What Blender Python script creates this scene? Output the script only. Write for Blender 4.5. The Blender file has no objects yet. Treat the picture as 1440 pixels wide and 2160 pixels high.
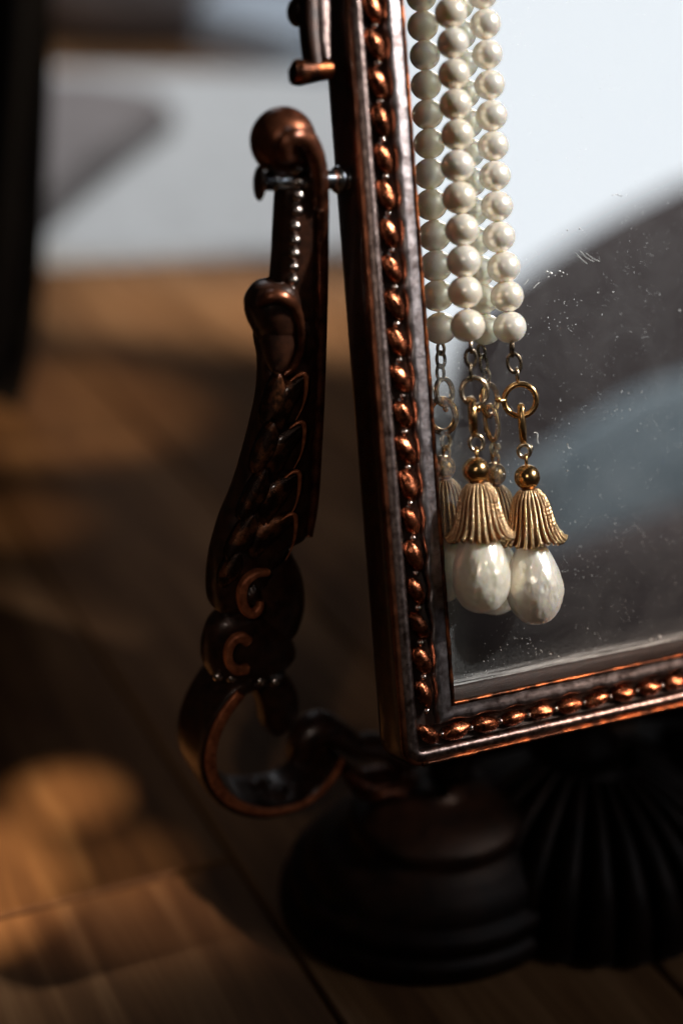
import bpy, math, random
from mathutils import Vector, Matrix, noise
random.seed(7)
scene = bpy.context.scene
R = math.radians
# ------------------------------------------------------------------ camera
# millimetres, measured from the lower left front corner of the mirror frame;
# X runs along the mirror's lower edge, Z is up, the floor lies at z = -85
CAM = Vector((-150.41, -232.52, 189.96))
RIGHT = Vector((0.89062, -0.44804, 0.07781))
DOWN = Vector((-0.12295, -0.40198, -0.90736))
FWD = Vector((0.43781, 0.79854, -0.41310))
FLOOR_Z = -85.0
def W(p):
    return Vector((p[0]*.001, p[1]*.001, (p[2]-FLOOR_Z)*.001))
cd = bpy.data.cameras.new('camera'); cam = bpy.data.objects.new('camera', cd)
scene.collection.objects.link(cam); scene.camera = cam
cm = Matrix((RIGHT, -DOWN, -FWD)).transposed().to_4x4(); cm.translation = W(CAM)
cam.matrix_world = cm
cd.sensor_fit = 'VERTICAL'; cd.sensor_height = 36; cd.sensor_width = 24; cd.lens = 50
cd.clip_start = .01; cd.clip_end = 50
cd.dof.use_dof = True; cd.dof.focus_distance = .338; cd.dof.aperture_fstop = 3.7; cd.dof.aperture_blades = 0
# ------------------------------------------------------------------ world and light
wd = bpy.data.worlds.new('World'); scene.world = wd; wd.use_nodes = True
wd.node_tree.nodes['Background'].inputs[0].default_value = (.75, .62, .5, 1)
wd.node_tree.nodes['Background'].inputs[1].default_value = .012
def lamp(name, kind, loc, target, energy, color, **kw):
    l = bpy.data.lights.new(name, kind); l.energy = energy; l.color = color
    for k, v in kw.items(): setattr(l, k, v)
    o = bpy.data.objects.new(name, l); scene.collection.objects.link(o)
    o.location = loc
    o.rotation_euler = (Vector(target)-Vector(loc)).to_track_quat('-Z', 'Y').to_euler()
    return o
# daylight from the window to the right, held by the spot cones to a beam on the mirror
lamp('window_daylight', 'SPOT', (.88, -.568, 1.10), (.055, .042, .246), 150, (1, .968, .93), spot_size=2*math.atan(.122/1.4), spot_blend=.38, shadow_soft_size=.04)
lamp('window_daylight', 'SPOT', (1.0, -.70, .80), (.085, .0, .105), 80, (1, .74, .58), spot_size=2*math.atan(.04/1.35), spot_blend=.6, shadow_soft_size=.015)
lamp('room_daylight_fill', 'SPOT', (-.75, -1.0, .95), (-.04, .05, .14), 9, (1, .86, .74), spot_size=2*math.atan(.11/1.55), spot_blend=.6, shadow_soft_size=.025)
# sun flecks on the floor, then added fill spots
SUN = (1, .72, .42)
def fleck(name, target, r, energy, src=(-.9, .9, 1.9), blend=.35, color=SUN):
    d = (Vector(src)-Vector(target)).length
    lamp(name, 'SPOT', src, target, energy, color, spot_size=2*math.atan(r/d), spot_blend=blend, shadow_soft_size=.01)
fleck('sun_fleck', (-.084, .102, 0), .034, 300, src=(-.35, -.1, 2), blend=.3)
fleck('sun_fleck', (-.042, .130, 0), .014, 260, src=(-.35, -.1, 2), blend=.4)
fleck('sun_fleck', (-.036, .092, 0), .02, 70, src=(-.35, -.1, 2), blend=.5)
fleck('sun_fleck', (.05, .47, 0), .105, 120, src=(.5, .3, 2), blend=1)
fleck('sun_fleck', (.0, .335, 0), .04, 40, src=(.5, .3, 2), blend=1)
fleck('sun_fleck', (.12, .655, 0), .12, 120, src=(.5, .3, 2), blend=1, color=(.98, .88, .74))
fleck('sun_fleck', (.215, .625, 0), .13, 165, src=(.5, .3, 2), blend=1, color=(.98, .88, .74))
fleck('sun_fleck', (.30, .58, 0), .13, 210, src=(.5, .3, 2), blend=1, color=(.98, .88, .74))
fleck('room_daylight_fill', (.25, .40, 0), .36, 8, src=(.5, .3, 2), blend=1, color=(.95, .95, 1))  # added soft fill over the floor behind the mirror
fleck('room_daylight_fill', (1.0, -.65, .35), .6, 85, src=(.3, .7, 2.), blend=.4, color=(.97, .96, 1))  # added spot so the armchair and throw show in the mirror
fleck('far_daylight_fill', (.64, 1.30, 0), .80, 165, src=(.4, 1.6, 2.4), blend=.25, color=(.93, .96, 1))  # added spot that brightens the rug
lamp('far_daylight_fill', 'AREA', (.35, 1.8, 1.25), (.0, .3, .1), .9, (.92, .95, 1), shape='SQUARE', size=.45)  # added source behind the stand for bluish highlights on upward faces
scene.view_settings.view_transform = 'Standard'; scene.view_settings.look = 'None'
scene.view_settings.exposure = 0; scene.view_settings.gamma = 1
scene.cycles.use_denoising = True
scene.cycles.max_bounces = 8; scene.cycles.glossy_bounces = 6
scene.cycles.caustics_reflective = True; scene.cycles.blur_glossy = .3
scene.cycles.sample_clamp_indirect = 6
# ------------------------------------------------------------------ helpers
def ray(x, y):                       # direction of a line of sight
    return RIGHT*(x-720) + DOWN*(y-1080) + FWD*3000
TILT = R(20)
MU = Vector((0, math.sin(TILT), math.cos(TILT)))      # up along the mirror
MN = Vector((0, -math.cos(TILT), math.sin(TILT)))     # out of the mirror
def hit(x, y, pt, n):
    r = ray(x, y); return CAM + r*((Vector(pt)-CAM).dot(n)/r.dot(n))
def atY(x, y, Y): return hit(x, y, (0, Y, 0), Vector((0, 1, 0)))
def atZ(x, y, Z=FLOOR_Z): return hit(x, y, (0, 0, Z), Vector((0, 0, 1)))
def atM(x, y, c): return hit(x, y, MN*c, MN)          # plane c mm in front of the frame face
def ML(a, b, c): return Vector((a, 0, 0)) + MU*b + MN*c
MROT = Matrix((Vector((1, 0, 0)), MU, MN)).transposed().to_4x4()
def pxmm(P): return (P-CAM).dot(FWD)/3000              # millimetres for one pixel at P
WM = {}
def link(o, parent, B):
    scene.collection.objects.link(o)
    if parent:
        o.parent = parent; o.matrix_parent_inverse = WM[parent.name].inverted()
    o.matrix_basis = B; WM[o.name] = B.copy(); return o
def smooth(me):
    me.polygons.foreach_set('use_smooth', [True]*len(me.polygons))
def mesh(name, V, F, mat, sm=True):
    me = bpy.data.meshes.new(name); me.from_pydata([tuple(v) for v in V], [], F)
    me.materials.append(mat); me.update()
    if sm: smooth(me)
    return me
def tag(o, label=None, cat=None, group=None, kind=None):
    if label: o['label'] = label
    if cat: o['category'] = cat
    if group: o['group'] = group
    if kind: o['kind'] = kind
    return o
def mk(name, V, F, mat, parent=None, sm=True):         # V in mm, corner coordinates
    V = [W(v) for v in V]
    c = sum(V, Vector())/len(V)
    me = mesh(name, [v-c for v in V], F, mat, sm)
    return link(bpy.data.objects.new(name, me), parent, Matrix.Translation(c))
def inst(name, me, parent, P, rot=None, scale=(1, 1, 1)):   # shared mesh (in mm) placed at P
    B = Matrix.Translation(W(P)) @ (rot.to_4x4() if rot else Matrix.Identity(4)) @ Matrix.Diagonal((scale[0]*.001, scale[1]*.001, scale[2]*.001, 1))
    return link(bpy.data.objects.new(name, me), parent, B)
def empty(name, P):
    o = bpy.data.objects.new(name, None); o.empty_display_size = .01
    return link(o, None, Matrix.Translation(W(P)))
def frame_from_z(z, x=(1, 0, 0)):
    z = Vector(z).normalized(); x = Vector(x); x = (x-z*x.dot(z))
    if x.length < 1e-5: x = z.orthogonal()
    x.normalize(); y = z.cross(x)
    return Matrix((x, y, z)).transposed()
def grid_faces(n, m, cu=False, cv=False):
    F = []
    for i in range(n if cu else n-1):
        for j in range(m if cv else m-1):
            F.append((i*m+j, ((i+1) % n)*m+j, ((i+1) % n)*m+(j+1) % m, i*m+(j+1) % m))
    return F
def catmull(pts, k=6):
    P = [Vector(p) for p in pts]; out = []
    for i in range(len(P)-1):
        p0, p1, p2, p3 = P[max(i-1, 0)], P[i], P[i+1], P[min(i+2, len(P)-1)]
        for j in range(k):
            t = j/k
            out.append(.5*((2*p1)+(p2-p0)*t+(2*p0-5*p1+4*p2-p3)*t*t+(3*p1-p0-3*p2+p3)*t**3))
    out.append(P[-1]); return out
def sweep(name, pts, ra, rb, side, mat, parent, n=14, k=6, power=2., caps=True, wob=0):
    """tube along pts: half-width ra in the plane across `side`, rb along `side`; ra, rb may be lists (per point)"""
    P = catmull(pts, k) if k > 1 else [Vector(p) for p in pts]
    m = len(P); side = Vector(side).normalized()
    def val(r, i):
        if not isinstance(r, (list, tuple)): return r
        x = i/(m-1)*(len(r)-1); a = min(int(x), len(r)-2); return r[a]+(r[a+1]-r[a])*(x-a)
    V = []
    for i, p in enumerate(P):
        t = (P[min(i+1, m-1)]-P[max(i-1, 0)]).normalized()
        s = (side-t*side.dot(t)).normalized(); q = t.cross(s)
        for j in range(n):
            a = 2*math.pi*j/n; c, d = math.cos(a), math.sin(a)
            c = math.copysign(abs(c)**(2/power), c); d = math.copysign(abs(d)**(2/power), d)
            v = p+q*(c*val(ra, i))+s*(d*val(rb, i))
            if wob: v += q*wob*noise.noise(v*.5)
            V.append(v)
    F = grid_faces(m, n, cv=True)
    if caps:
        for e, idx in ((0, 0), (m-1, 1)):
            cidx = len(V); t = (P[e]-P[1 if e == 0 else m-2]).normalized()
            V.append(P[e]+t*min(val(ra, e), val(rb, e))*.5)
            for j in range(n):
                f = (e*n+j, e*n+(j+1) % n, cidx); F.append(f if idx else f[::-1])
    return mk(name, V, F, mat, parent)
def ellipsoid_data(nu=20, nv=12, power=2.):
    V, F = [], []
    for i in range(nv+1):
        th = math.pi*i/nv
        for j in range(nu):
            ph = 2*math.pi*j/nu
            V.append(Vector((math.sin(th)*math.cos(ph), math.sin(th)*math.sin(ph), math.cos(th))))
    return V, grid_faces(nv+1, nu, cv=True)
def ellipsoid(name, P, r, mat, parent, rot=None, nz=0., nscale=.3, nu=28, nv=18):
    V, F = ellipsoid_data(nu, nv); rot = rot or Matrix.Identity(3); out = []
    for v in V:
        d = 1+nz*noise.noise(v*2.3+Vector(P)*.13)
        out.append(Vector(P)+rot @ Vector((v.x*r[0]*d, v.y*r[1]*d, v.z*r[2]*d)))
    return mk(name, out, F, mat, parent)
def torus_data(Rx, Ry, r, n=28, m=10, flat=1.):
    V = []
    for i in range(n):
        a = 2*math.pi*i/n; c, s = math.cos(a), math.sin(a)
        p = Vector((Rx*c, Ry*s, 0)); nrm = Vector((c/Rx, s/Ry, 0)).normalized()
        for j in range(m):
            b = 2*math.pi*j/m
            V.append(p+nrm*(r*math.cos(b))+Vector((0, 0, r*flat*math.sin(b))))
    return V, grid_faces(n, m, True, True)
def torus(name, P, Rx, Ry, r, rot, mat, parent, flat=1.):
    V, F = torus_data(Rx, Ry, r, flat=flat)
    return mk(name, [Vector(P)+rot @ v for v in V], F, mat, parent)
# ------------------------------------------------------------------ materials
def mat(name):
    m = bpy.data.materials.new(name); m.use_nodes = True
    nt = m.node_tree; b = nt.nodes['Principled BSDF']; return m, nt, b
def N(nt, t, **kw):
    n = nt.nodes.new(t)
    for k, v in kw.items():
        if k.startswith('_'): setattr(n, k[1:], v)
        else:
            key = int(k[1:]) if k[0] == 'i' and k[1:].isdigit() else k.replace('_', ' ')
            n.inputs[key].default_value = v
    return n
def ramp(nt, fac, stops):
    r = nt.nodes.new('ShaderNodeValToRGB'); e = r.color_ramp.elements
    while len(e) < len(stops): e.new(.5)
    for x, (p, c) in zip(e, stops):
        x.position = p; x.color = (*c, 1) if len(c) == 3 else c
    nt.links.new(fac, r.inputs[0]); return r.outputs[0]
def metal(name, c1, c2, rough, metallic=1., scale=.9, bump=.15, bscale=2.5, coat=0., stops=(.35, .65), rvar=.15, cells=0):
    """two-tone worn metal; scales are in 1/mm"""
    m, nt, b = mat(name); L = nt.links.new
    geo = N(nt, 'ShaderNodeNewGeometry')
    sc = N(nt, 'ShaderNodeVectorMath', _operation='SCALE'); sc.inputs['Scale'].default_value = 1000; L(geo.outputs['Position'], sc.inputs[0])
    n1 = N(nt, 'ShaderNodeTexNoise', Scale=scale, Detail=5., Roughness=.6); L(sc.outputs[0], n1.inputs['Vector'])
    col = ramp(nt, n1.outputs['Fac'], ((stops[0], c1), (stops[1], c2))); L(col, b.inputs['Base Color'])
    rr = N(nt, 'ShaderNodeMapRange'); rr.inputs['To Min'].default_value = max(rough-rvar, .03); rr.inputs['To Max'].default_value = rough+rvar
    n2 = N(nt, 'ShaderNodeTexNoise', Scale=bscale, Detail=6., Roughness=.65); L(sc.outputs[0], n2.inputs['Vector'])
    L(n2.outputs['Fac'], rr.inputs['Value']); L(rr.outputs[0], b.inputs['Roughness'])
    h = n2.outputs['Fac']
    if cells:
        vo = N(nt, 'ShaderNodeTexVoronoi', Scale=cells); vo.feature = 'SMOOTH_F1'; L(sc.outputs[0], vo.inputs['Vector'])
        ad = N(nt, 'ShaderNodeMath', _operation='SUBTRACT'); L(n2.outputs['Fac'], ad.inputs[0]); L(vo.outputs['Distance'], ad.inputs[1]); h = ad.outputs[0]
    bp = N(nt, 'ShaderNodeBump', Strength=bump, Distance=.0004); L(h, bp.inputs['Height']); L(bp.outputs[0], b.inputs['Normal'])
    b.inputs['Metallic'].default_value = metallic; b.inputs['Coat Weight'].default_value = coat; b.inputs['Coat Roughness'].default_value = .12
    return m
M_BODY = metal('dark_bronze_lacquer', (.012, .005, .003), (.05, .017, .008), .34, metallic=.35, bump=.25, coat=.35, scale=.35)
M_RIM = metal('rubbed_bronze_rim', (.05, .028, .022), (.33, .25, .23), .32, bump=.18, bscale=1.6, stops=(.3, .62), scale=.6)
M_BAND = metal('crackled_bronze_band', (.13, .10, .095), (.37, .325, .325), .34, bump=.16, bscale=1.1, stops=(.34, .62), scale=.4, cells=.45)
M_CHAN = metal('black_patina', (.010, .005, .003), (.03, .012, .007), .45, metallic=.3, bump=.4)
M_COP = metal('rubbed_copper', (.10, .022, .008), (.82, .265, .125), .27, bump=.3, bscale=1.2, stops=(.33, .62), scale=.5)
_nt = M_COP.node_tree; _b = _nt.nodes['Principled BSDF']; _c = _b.inputs['Base Color'].links[0].from_socket
_oi = N(_nt, 'ShaderNodeObjectInfo'); _hs = N(_nt, 'ShaderNodeHueSaturation'); _mr = N(_nt, 'ShaderNodeMapRange'); _mr.inputs['To Min'].default_value = .45; _mr.inputs['To Max'].default_value = 1.1
_nt.links.new(_oi.outputs['Random'], _mr.inputs['Value']); _nt.links.new(_mr.outputs[0], _hs.inputs['Value']); _nt.links.new(_c, _hs.inputs['Color']); _nt.links.new(_hs.outputs[0], _b.inputs['Base Color'])
M_EDGE = metal('copper_edge', (.05, .02, .012), (.56, .16, .055), .36, bump=.3, bscale=1.3, stops=(.46, .72), scale=.2)
M_ARMC = metal('dark_copper', (.05, .016, .008), (.26, .085, .04), .3, metallic=.85, bump=.12, coat=.3, scale=.2)
M_DOT = metal('polished_bronze', (.40, .32, .28), (.66, .56, .50), .2, bump=.1)
M_CURL = metal('rubbed_red_copper', (.22, .055, .02), (.62, .20, .085), .42, metallic=.6, bump=.4, bscale=1.6, stops=(.3, .65), scale=.5)
M_GOLD = metal('warm_gold', (.55, .30, .11), (.83, .53, .24), .2, bump=.05, rvar=.06)
M_PALE = metal('pale_gold', (.55, .42, .28), (.80, .66, .48), .22, bump=.05, rvar=.06)
M_ROPE = metal('rope_gold', (.70, .42, .20), (.95, .68, .40), .22, bump=.02, rvar=.06)
M_OLDG = metal('tarnished_gold', (.16, .07, .03), (.36, .18, .08), .38, bump=.05)
M_CHAINM = metal('tarnished_chain', (.08, .06, .04), (.28, .22, .15), .28, bump=.1)
M_STEEL = metal('bright_steel', (.5, .55, .6), (.75, .8, .85), .16, bump=.05, rvar=.04)
def pearl_mat(name, base, bump, bsc):
    m, nt, b = mat(name); L = nt.links.new
    oi = N(nt, 'ShaderNodeObjectInfo')
    L(ramp(nt, oi.outputs['Random'], ((0, base), (.5, tuple(min(c*1.06, 1) for c in base)), (1, (base[0]*1.04, base[1]*1.0, base[2]*.93)))), b.inputs['Base Color'])
    b.inputs['Roughness'].default_value = .27; b.inputs['Metallic'].default_value = .42
    b.inputs['Sheen Weight'].default_value = .25; b.inputs['Sheen Roughness'].default_value = .35; b.inputs['Sheen Tint'].default_value = (1, .97, .92, 1)
    b.inputs['Subsurface Weight'].default_value = .5; b.inputs['Subsurface Radius'].default_value = (1, .8, .55); b.inputs['Subsurface Scale'].default_value = .0035
    b.inputs['Coat Weight'].default_value = .6; b.inputs['Coat Roughness'].default_value = .1; b.inputs['Coat IOR'].default_value = 1.7
    geo = N(nt, 'ShaderNodeNewGeometry'); n2 = N(nt, 'ShaderNodeTexNoise', Scale=bsc, Detail=3.); L(geo.outputs['Position'], n2.inputs['Vector'])
    bp = N(nt, 'ShaderNodeBump', Strength=bump, Distance=.001); L(n2.outputs['Fac'], bp.inputs['Height']); L(bp.outputs[0], b.inputs['Normal']); L(bp.outputs[0], b.inputs['Coat Normal'])
    return m
M_PEARL = pearl_mat('cream_pearl', (.86, .805, .715), .05, 500)
M_DROP = pearl_mat('baroque_pearl', (.92, .85, .735), .15, 420)
M_DROP.node_tree.nodes['Principled BSDF'].inputs['Metallic'].default_value = .25
def glass_mat():
    m, nt, b = mat('silvered_glass'); L = nt.links.new
    b.inputs['Base Color'].default_value = (.88, .92, .915, 1); b.inputs['Metallic'].default_value = 1; b.inputs['Roughness'].default_value = .0
    tc = N(nt, 'ShaderNodeTexCoord')
    sc = N(nt, 'ShaderNodeVectorMath', _operation='SCALE'); sc.inputs['Scale'].default_value = 1; L(tc.outputs['Object'], sc.inputs[0])
    df = N(nt, 'ShaderNodeBsdfDiffuse'); df.inputs[0].default_value = (.75, .78, .78, 1)
    acc = None
    def speck(scale, keep, size, stretch=None):
        nonlocal acc
        src = sc.outputs[0]
        if stretch:
            mp = N(nt, 'ShaderNodeMapping'); mp.inputs['Scale'].default_value = (stretch[0], stretch[1], 1); mp.inputs['Rotation'].default_value = (0, 0, stretch[2]); L(src, mp.inputs[0]); src = mp.outputs[0]
        vo = N(nt, 'ShaderNodeTexVoronoi', Scale=scale); vo.voronoi_dimensions = '2D'; L(src, vo.inputs['Vector'])
        sep = N(nt, 'ShaderNodeSeparateColor'); L(vo.outputs['Color'], sep.inputs[0])
        k = N(nt, 'ShaderNodeMath', _operation='GREATER_THAN'); k.inputs[1].default_value = 1-keep; L(sep.outputs[0], k.inputs[0])
        sz = N(nt, 'ShaderNodeMath', _operation='MULTIPLY'); sz.inputs[1].default_value = size; L(sep.outputs[1], sz.inputs[0])
        ls = N(nt, 'ShaderNodeMath', _operation='LESS_THAN'); L(vo.outputs['Distance'], ls.inputs[0]); L(sz.outputs[0], ls.inputs[1])
        mu = N(nt, 'ShaderNodeMath', _operation='MULTIPLY'); L(k.outputs[0], mu.inputs[0]); L(ls.outputs[0], mu.inputs[1])
        o = mu.outputs[0]
        if acc is None: acc = o
        else:
            a = N(nt, 'ShaderNodeMath', _operation='MAXIMUM'); L(acc, a.inputs[0]); L(o, a.inputs[1]); acc = a.outputs[0]
    speck(.5, .28, .07); speck(1.3, .18, .14); speck(.35, .3, .05, (.9, 3.2, .7)); speck(.3, .2, .05, (2.8, .5, -.5))
    # grimy film, thicker towards the frame
    n1 = N(nt, 'ShaderNodeTexNoise', Scale=.12, Detail=8., Roughness=.7); L(sc.outputs[0], n1.inputs['Vector'])
    msk = ramp(nt, n1.outputs['Fac'], ((.46, (.0,)*3), (.60, (1.,)*3)))
    mu = N(nt, 'ShaderNodeMath', _operation='MULTIPLY'); L(acc, mu.inputs[0]); L(msk, mu.inputs[1])
    sx = N(nt, 'ShaderNodeSeparateXYZ'); L(sc.outputs[0], sx.inputs[0])
    mn = N(nt, 'ShaderNodeMath', _operation='MINIMUM'); L(sx.outputs[0], mn.inputs[0]); L(sx.outputs[1], mn.inputs[1])
    edge = N(nt, 'ShaderNodeMapRange'); edge.inputs['From Min'].default_value = 13.; edge.inputs['From Max'].default_value = 24; edge.inputs['To Min'].default_value = .30; edge.inputs['To Max'].default_value = .0; L(mn.outputs[0], edge.inputs['Value'])
    n3 = N(nt, 'ShaderNodeTexNoise', Scale=1.6, Detail=8., Roughness=.8); L(sc.outputs[0], n3.inputs['Vector'])
    g = ramp(nt, n3.outputs['Fac'], ((.40, (0,)*3), (.75, (1,)*3)))
    em = N(nt, 'ShaderNodeMath', _operation='MULTIPLY'); L(edge.outputs[0], em.inputs[0]); L(g, em.inputs[1])
    s = N(nt, 'ShaderNodeMath', _operation='ADD', _use_clamp=True); L(mu.outputs[0], s.inputs[0]); L(em.outputs[0], s.inputs[1])
    mp2 = N(nt, 'ShaderNodeMapping'); mp2.inputs['Scale'].default_value = (.06, 1.6, 1); L(sc.outputs[0], mp2.inputs[0])
    n5 = N(nt, 'ShaderNodeTexNoise', Scale=1., Detail=6., Roughness=.7); L(mp2.outputs[0], n5.inputs['Vector'])
    lo = N(nt, 'ShaderNodeMapRange'); lo.inputs['From Min'].default_value = 17.2; lo.inputs['From Max'].default_value = 19.6; lo.inputs['To Min'].default_value = .75; lo.inputs['To Max'].default_value = 0; L(sx.outputs[1], lo.inputs['Value'])
    st = N(nt, 'ShaderNodeMath', _operation='MULTIPLY'); L(lo.outputs[0], st.inputs[0]); L(ramp(nt, n5.outputs['Fac'], ((.38, (0,)*3), (.6, (1,)*3))), st.inputs[1])
    sA = N(nt, 'ShaderNodeMath', _operation='ADD', _use_clamp=True); L(s.outputs[0], sA.inputs[0]); L(st.outputs[0], sA.inputs[1]); s = sA
    s2 = N(nt, 'ShaderNodeMath', _operation='ADD', _use_clamp=True); L(s.outputs[0], s2.inputs[0])
    n4 = N(nt, 'ShaderNodeTexNoise', Scale=.045, Detail=9., Roughness=.72, Distortion=1.2); L(sc.outputs[0], n4.inputs['Vector']); L(ramp(nt, n4.outputs['Fac'], ((.35, (.004,)*3), (.7, (.035,)*3))), s2.inputs[1])
    mixs = N(nt, 'ShaderNodeMixShader'); L(s2.outputs[0], mixs.inputs[0]); L(b.outputs[0], mixs.inputs[1]); L(df.outputs[0], mixs.inputs[2])
    L(mixs.outputs[0], nt.nodes['Material Output'].inputs[0])
    return m
M_MIRROR = glass_mat()
def wood():
    m, nt, b = mat('oak_plank'); L = nt.links.new
    tc = N(nt, 'ShaderNodeTexCoord'); oi = N(nt, 'ShaderNodeObjectInfo')
    mp = N(nt, 'ShaderNodeMapping'); mp.inputs['Scale'].default_value = (90, 6, 90); L(tc.outputs['Object'], mp.inputs[0])
    ad = N(nt, 'ShaderNodeVectorMath', _operation='ADD'); L(mp.outputs[0], ad.inputs[0])
    mul = N(nt, 'ShaderNodeMath', _operation='MULTIPLY'); mul.inputs[1].default_value = 50; L(oi.outputs['Random'], mul.inputs[0]); L(mul.outputs[0], ad.inputs[1])
    n1 = N(nt, 'ShaderNodeTexNoise', Scale=1., Detail=7., Roughness=.62, Distortion=.6); L(ad.outputs[0], n1.inputs['Vector'])
    c = ramp(nt, n1.outputs['Fac'], ((.28, (.075, .032, .014)), (.5, (.165, .08, .034)), (.72, (.26, .14, .066))))
    hs = N(nt, 'ShaderNodeHueSaturation'); vr = N(nt, 'ShaderNodeMapRange'); vr.inputs['To Min'].default_value = .7; vr.inputs['To Max'].default_value = 1.15
    L(oi.outputs['Random'], vr.inputs['Value']); L(vr.outputs[0], hs.inputs['Value']); L(c, hs.inputs['Color']); L(hs.outputs[0], b.inputs['Base Color'])
    b.inputs['Roughness'].default_value = .55; b.inputs['Specular IOR Level'].default_value = .2
    bp = N(nt, 'ShaderNodeBump', Strength=.2, Distance=.0008); L(n1.outputs['Fac'], bp.inputs['Height']); L(bp.outputs[0], b.inputs['Normal'])
    return m
M_WOOD = wood()
def plain(name, c1, c2, scale, rough=.8, bump=.3, emit=None):
    m, nt, b = mat(name); L = nt.links.new
    tc = N(nt, 'ShaderNodeTexCoord'); n1 = N(nt, 'ShaderNodeTexNoise', Scale=scale, Detail=6.); L(tc.outputs['Object'], n1.inputs['Vector'])
    L(ramp(nt, n1.outputs['Fac'], ((.3, c1), (.7, c2))), b.inputs['Base Color'])
    b.inputs['Roughness'].default_value = rough
    bp = N(nt, 'ShaderNodeBump', Strength=bump, Distance=.003); L(n1.outputs['Fac'], bp.inputs['Height']); L(bp.outputs[0], b.inputs['Normal'])
    if emit:
        b.inputs['Emission Color'].default_value = (*emit[0], 1); b.inputs['Emission Strength'].default_value = emit[1]
    return m
M_GAP = plain('dark_gap', (.01, .006, .004), (.02, .012, .008), 20)
M_RUG = plain('pale_grey_wool', (.55, .55, .54), (.72, .72, .71), 60)
M_BROWN = plain('brown_leather', (.22, .19, .182), (.31, .27, .26), 12, rough=.55)
M_BLACKW = plain('black_cloth', (.006, .004, .003), (.012, .008, .006), 9, rough=.8)
M_BLUE = plain('pale_blue_cloth', (.42, .48, .55), (.55, .61, .68), 25)
M_CHAIR = plain('dark_brown_fabric', (.105, .08, .078), (.175, .135, .13), 40)
M_THROW = plain('slate_blue_fabric', (.30, .37, .41), (.50, .58, .62), 30)
M_PANE = plain('daylit_pane', (.8, .8, .8), (.8, .8, .8), 1, emit=((.92, .94, 1.0), 1.0))
M_WFRAME = plain('white_painted_wood', (.75, .75, .73), (.82, .82, .80), 12, rough=.5)
# ------------------------------------------------------------------ floor
def rounded_slab(x0, x1, y0, y1, z0, z1, bev=1.0):
    V = []
    for z, d in ((z0, 0), (z1-bev, 0), (z1, bev)):
        V += [(x0+d, y0+d, z), (x1-d, y0+d, z), (x1-d, y1-d, z), (x0+d, y1-d, z)]
    F = [(8, 9, 10, 11)]
    for k in (0, 4):
        for j in range(4): F.append((k+j, k+(j+1) % 4, k+4+(j+1) % 4, k+4+j))
    return V, F
floor = mk('floor', *rounded_slab(-900, 3300, -1500, 3600, FLOOR_Z-20, FLOOR_Z-6), M_GAP, sm=False); tag(floor, kind='structure')
PW = 93.; x = -4-PW*6; row = 0
rowx = []
while x < 1600: rowx.append(x); x += PW
for i, x in enumerate(rowx):
    if abs(x-(-4-PW)) < 1: ends = [-700, -330, 83, 620, 1180, 1700, 2300]
    elif abs(x+4) < 1: ends = [-700, -140, 420, 905, 1400, 2300]
    else:
        e = -700-random.random()*300; ends = [e]
        while ends[-1] < 2200: ends.append(ends[-1]+random.choice((430, 520, 610)))
    for y0, y1 in zip(ends, ends[1:]):
        mk('plank', *rounded_slab(x+.7, x+PW-.7, y0+.7, y1-.7, FLOOR_Z-8, FLOOR_Z-random.random()*.25, .9), M_WOOD, floor, sm=False)
# ------------------------------------------------------------------ vanity mirror
MW, MH = 186., 272.                     # frame size
PIV = ML(0, MH/2, -6)                   # swivel axis passes here, along X
vm = empty('vanity_mirror', (MW/2, PIV.y, FLOOR_Z))
tag(vm, 'antique dark bronze swivel mirror with beaded frame and carved scroll stand', 'mirror')
def rect_loop(s, rc=5.0, step=1.3, na=6):
    r = max(rc-s, .06); x0, x1, y0, y1 = s, MW-s, s, MH-s; pts = []
    cs = [(x0+r, y0+r, math.pi), (x1-r, y0+r, 1.5*math.pi), (x1-r, y1-r, 0), (x0+r, y1-r, .5*math.pi)]
    for q in range(4):
        cx, cy, a0 = cs[q]
        for i in range(na+1):
            a = a0+.5*math.pi*i/na; pts.append((cx+r*math.cos(a), cy+r*math.sin(a)))
        nx, ny, na0 = cs[(q+1) % 4]; p, e = pts[-1], (nx+r*math.cos(na0), ny+r*math.sin(na0))
        k = int(((MW if q % 2 == 0 else MH)-20)/step)
        for i in range(1, k): pts.append((p[0]+(e[0]-p[0])*i/k, p[1]+(e[1]-p[1])*i/k))
    return pts
PITCH = 8.19; PB0, PL0 = 14.7, 17.15
def frame_part(name, prof, m, parent, jit=.0, scallop=0., nsc=.5):
    loops = []
    for (s, c) in prof:
        L = []
        for (a, b) in rect_loop(s):
            dc = jit*(noise.noise(Vector((a*nsc, b*nsc, s*1.3)))+.5*noise.noise(Vector((a*nsc*3, b*nsc*3, s*2))))
            ds = jit*.8*noise.noise(Vector((a*nsc*1.3, b*nsc*1.3, 7+s)))
            if scallop and 8.3 < s < 10.4:
                near_v = min(a, MW-a) < min(b, MH-b)
                ph = ((b-PL0) if near_v else (a-PB0))/PITCH
                ds += scallop*math.cos(2*math.pi*ph)
            # push along the inward direction of the nearest side
            d = [(a, (1, 0)), (MW-a, (-1, 0)), (b, (0, 1)), (MH-b, (0, -1))]; k = min(d, key=lambda q: q[0])[1]
            L.append(ML(a+k[0]*ds, b+k[1]*ds, c+dc))
        loops.append(L)
    n = len(loops[0]); V = [v for L in loops for v in L]
    return mk(name, V, grid_faces(len(loops), n, cv=True), m, parent)
frm = frame_part('mirror_frame', [(13, -10), (6, -13.5), (1.5, -13.5), (.35, -12.6), (.0, -11), (.0, -7), (.05, -4), (.35, -2.3), (1., -1.1)], M_BODY, vm, jit=.06)
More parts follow.
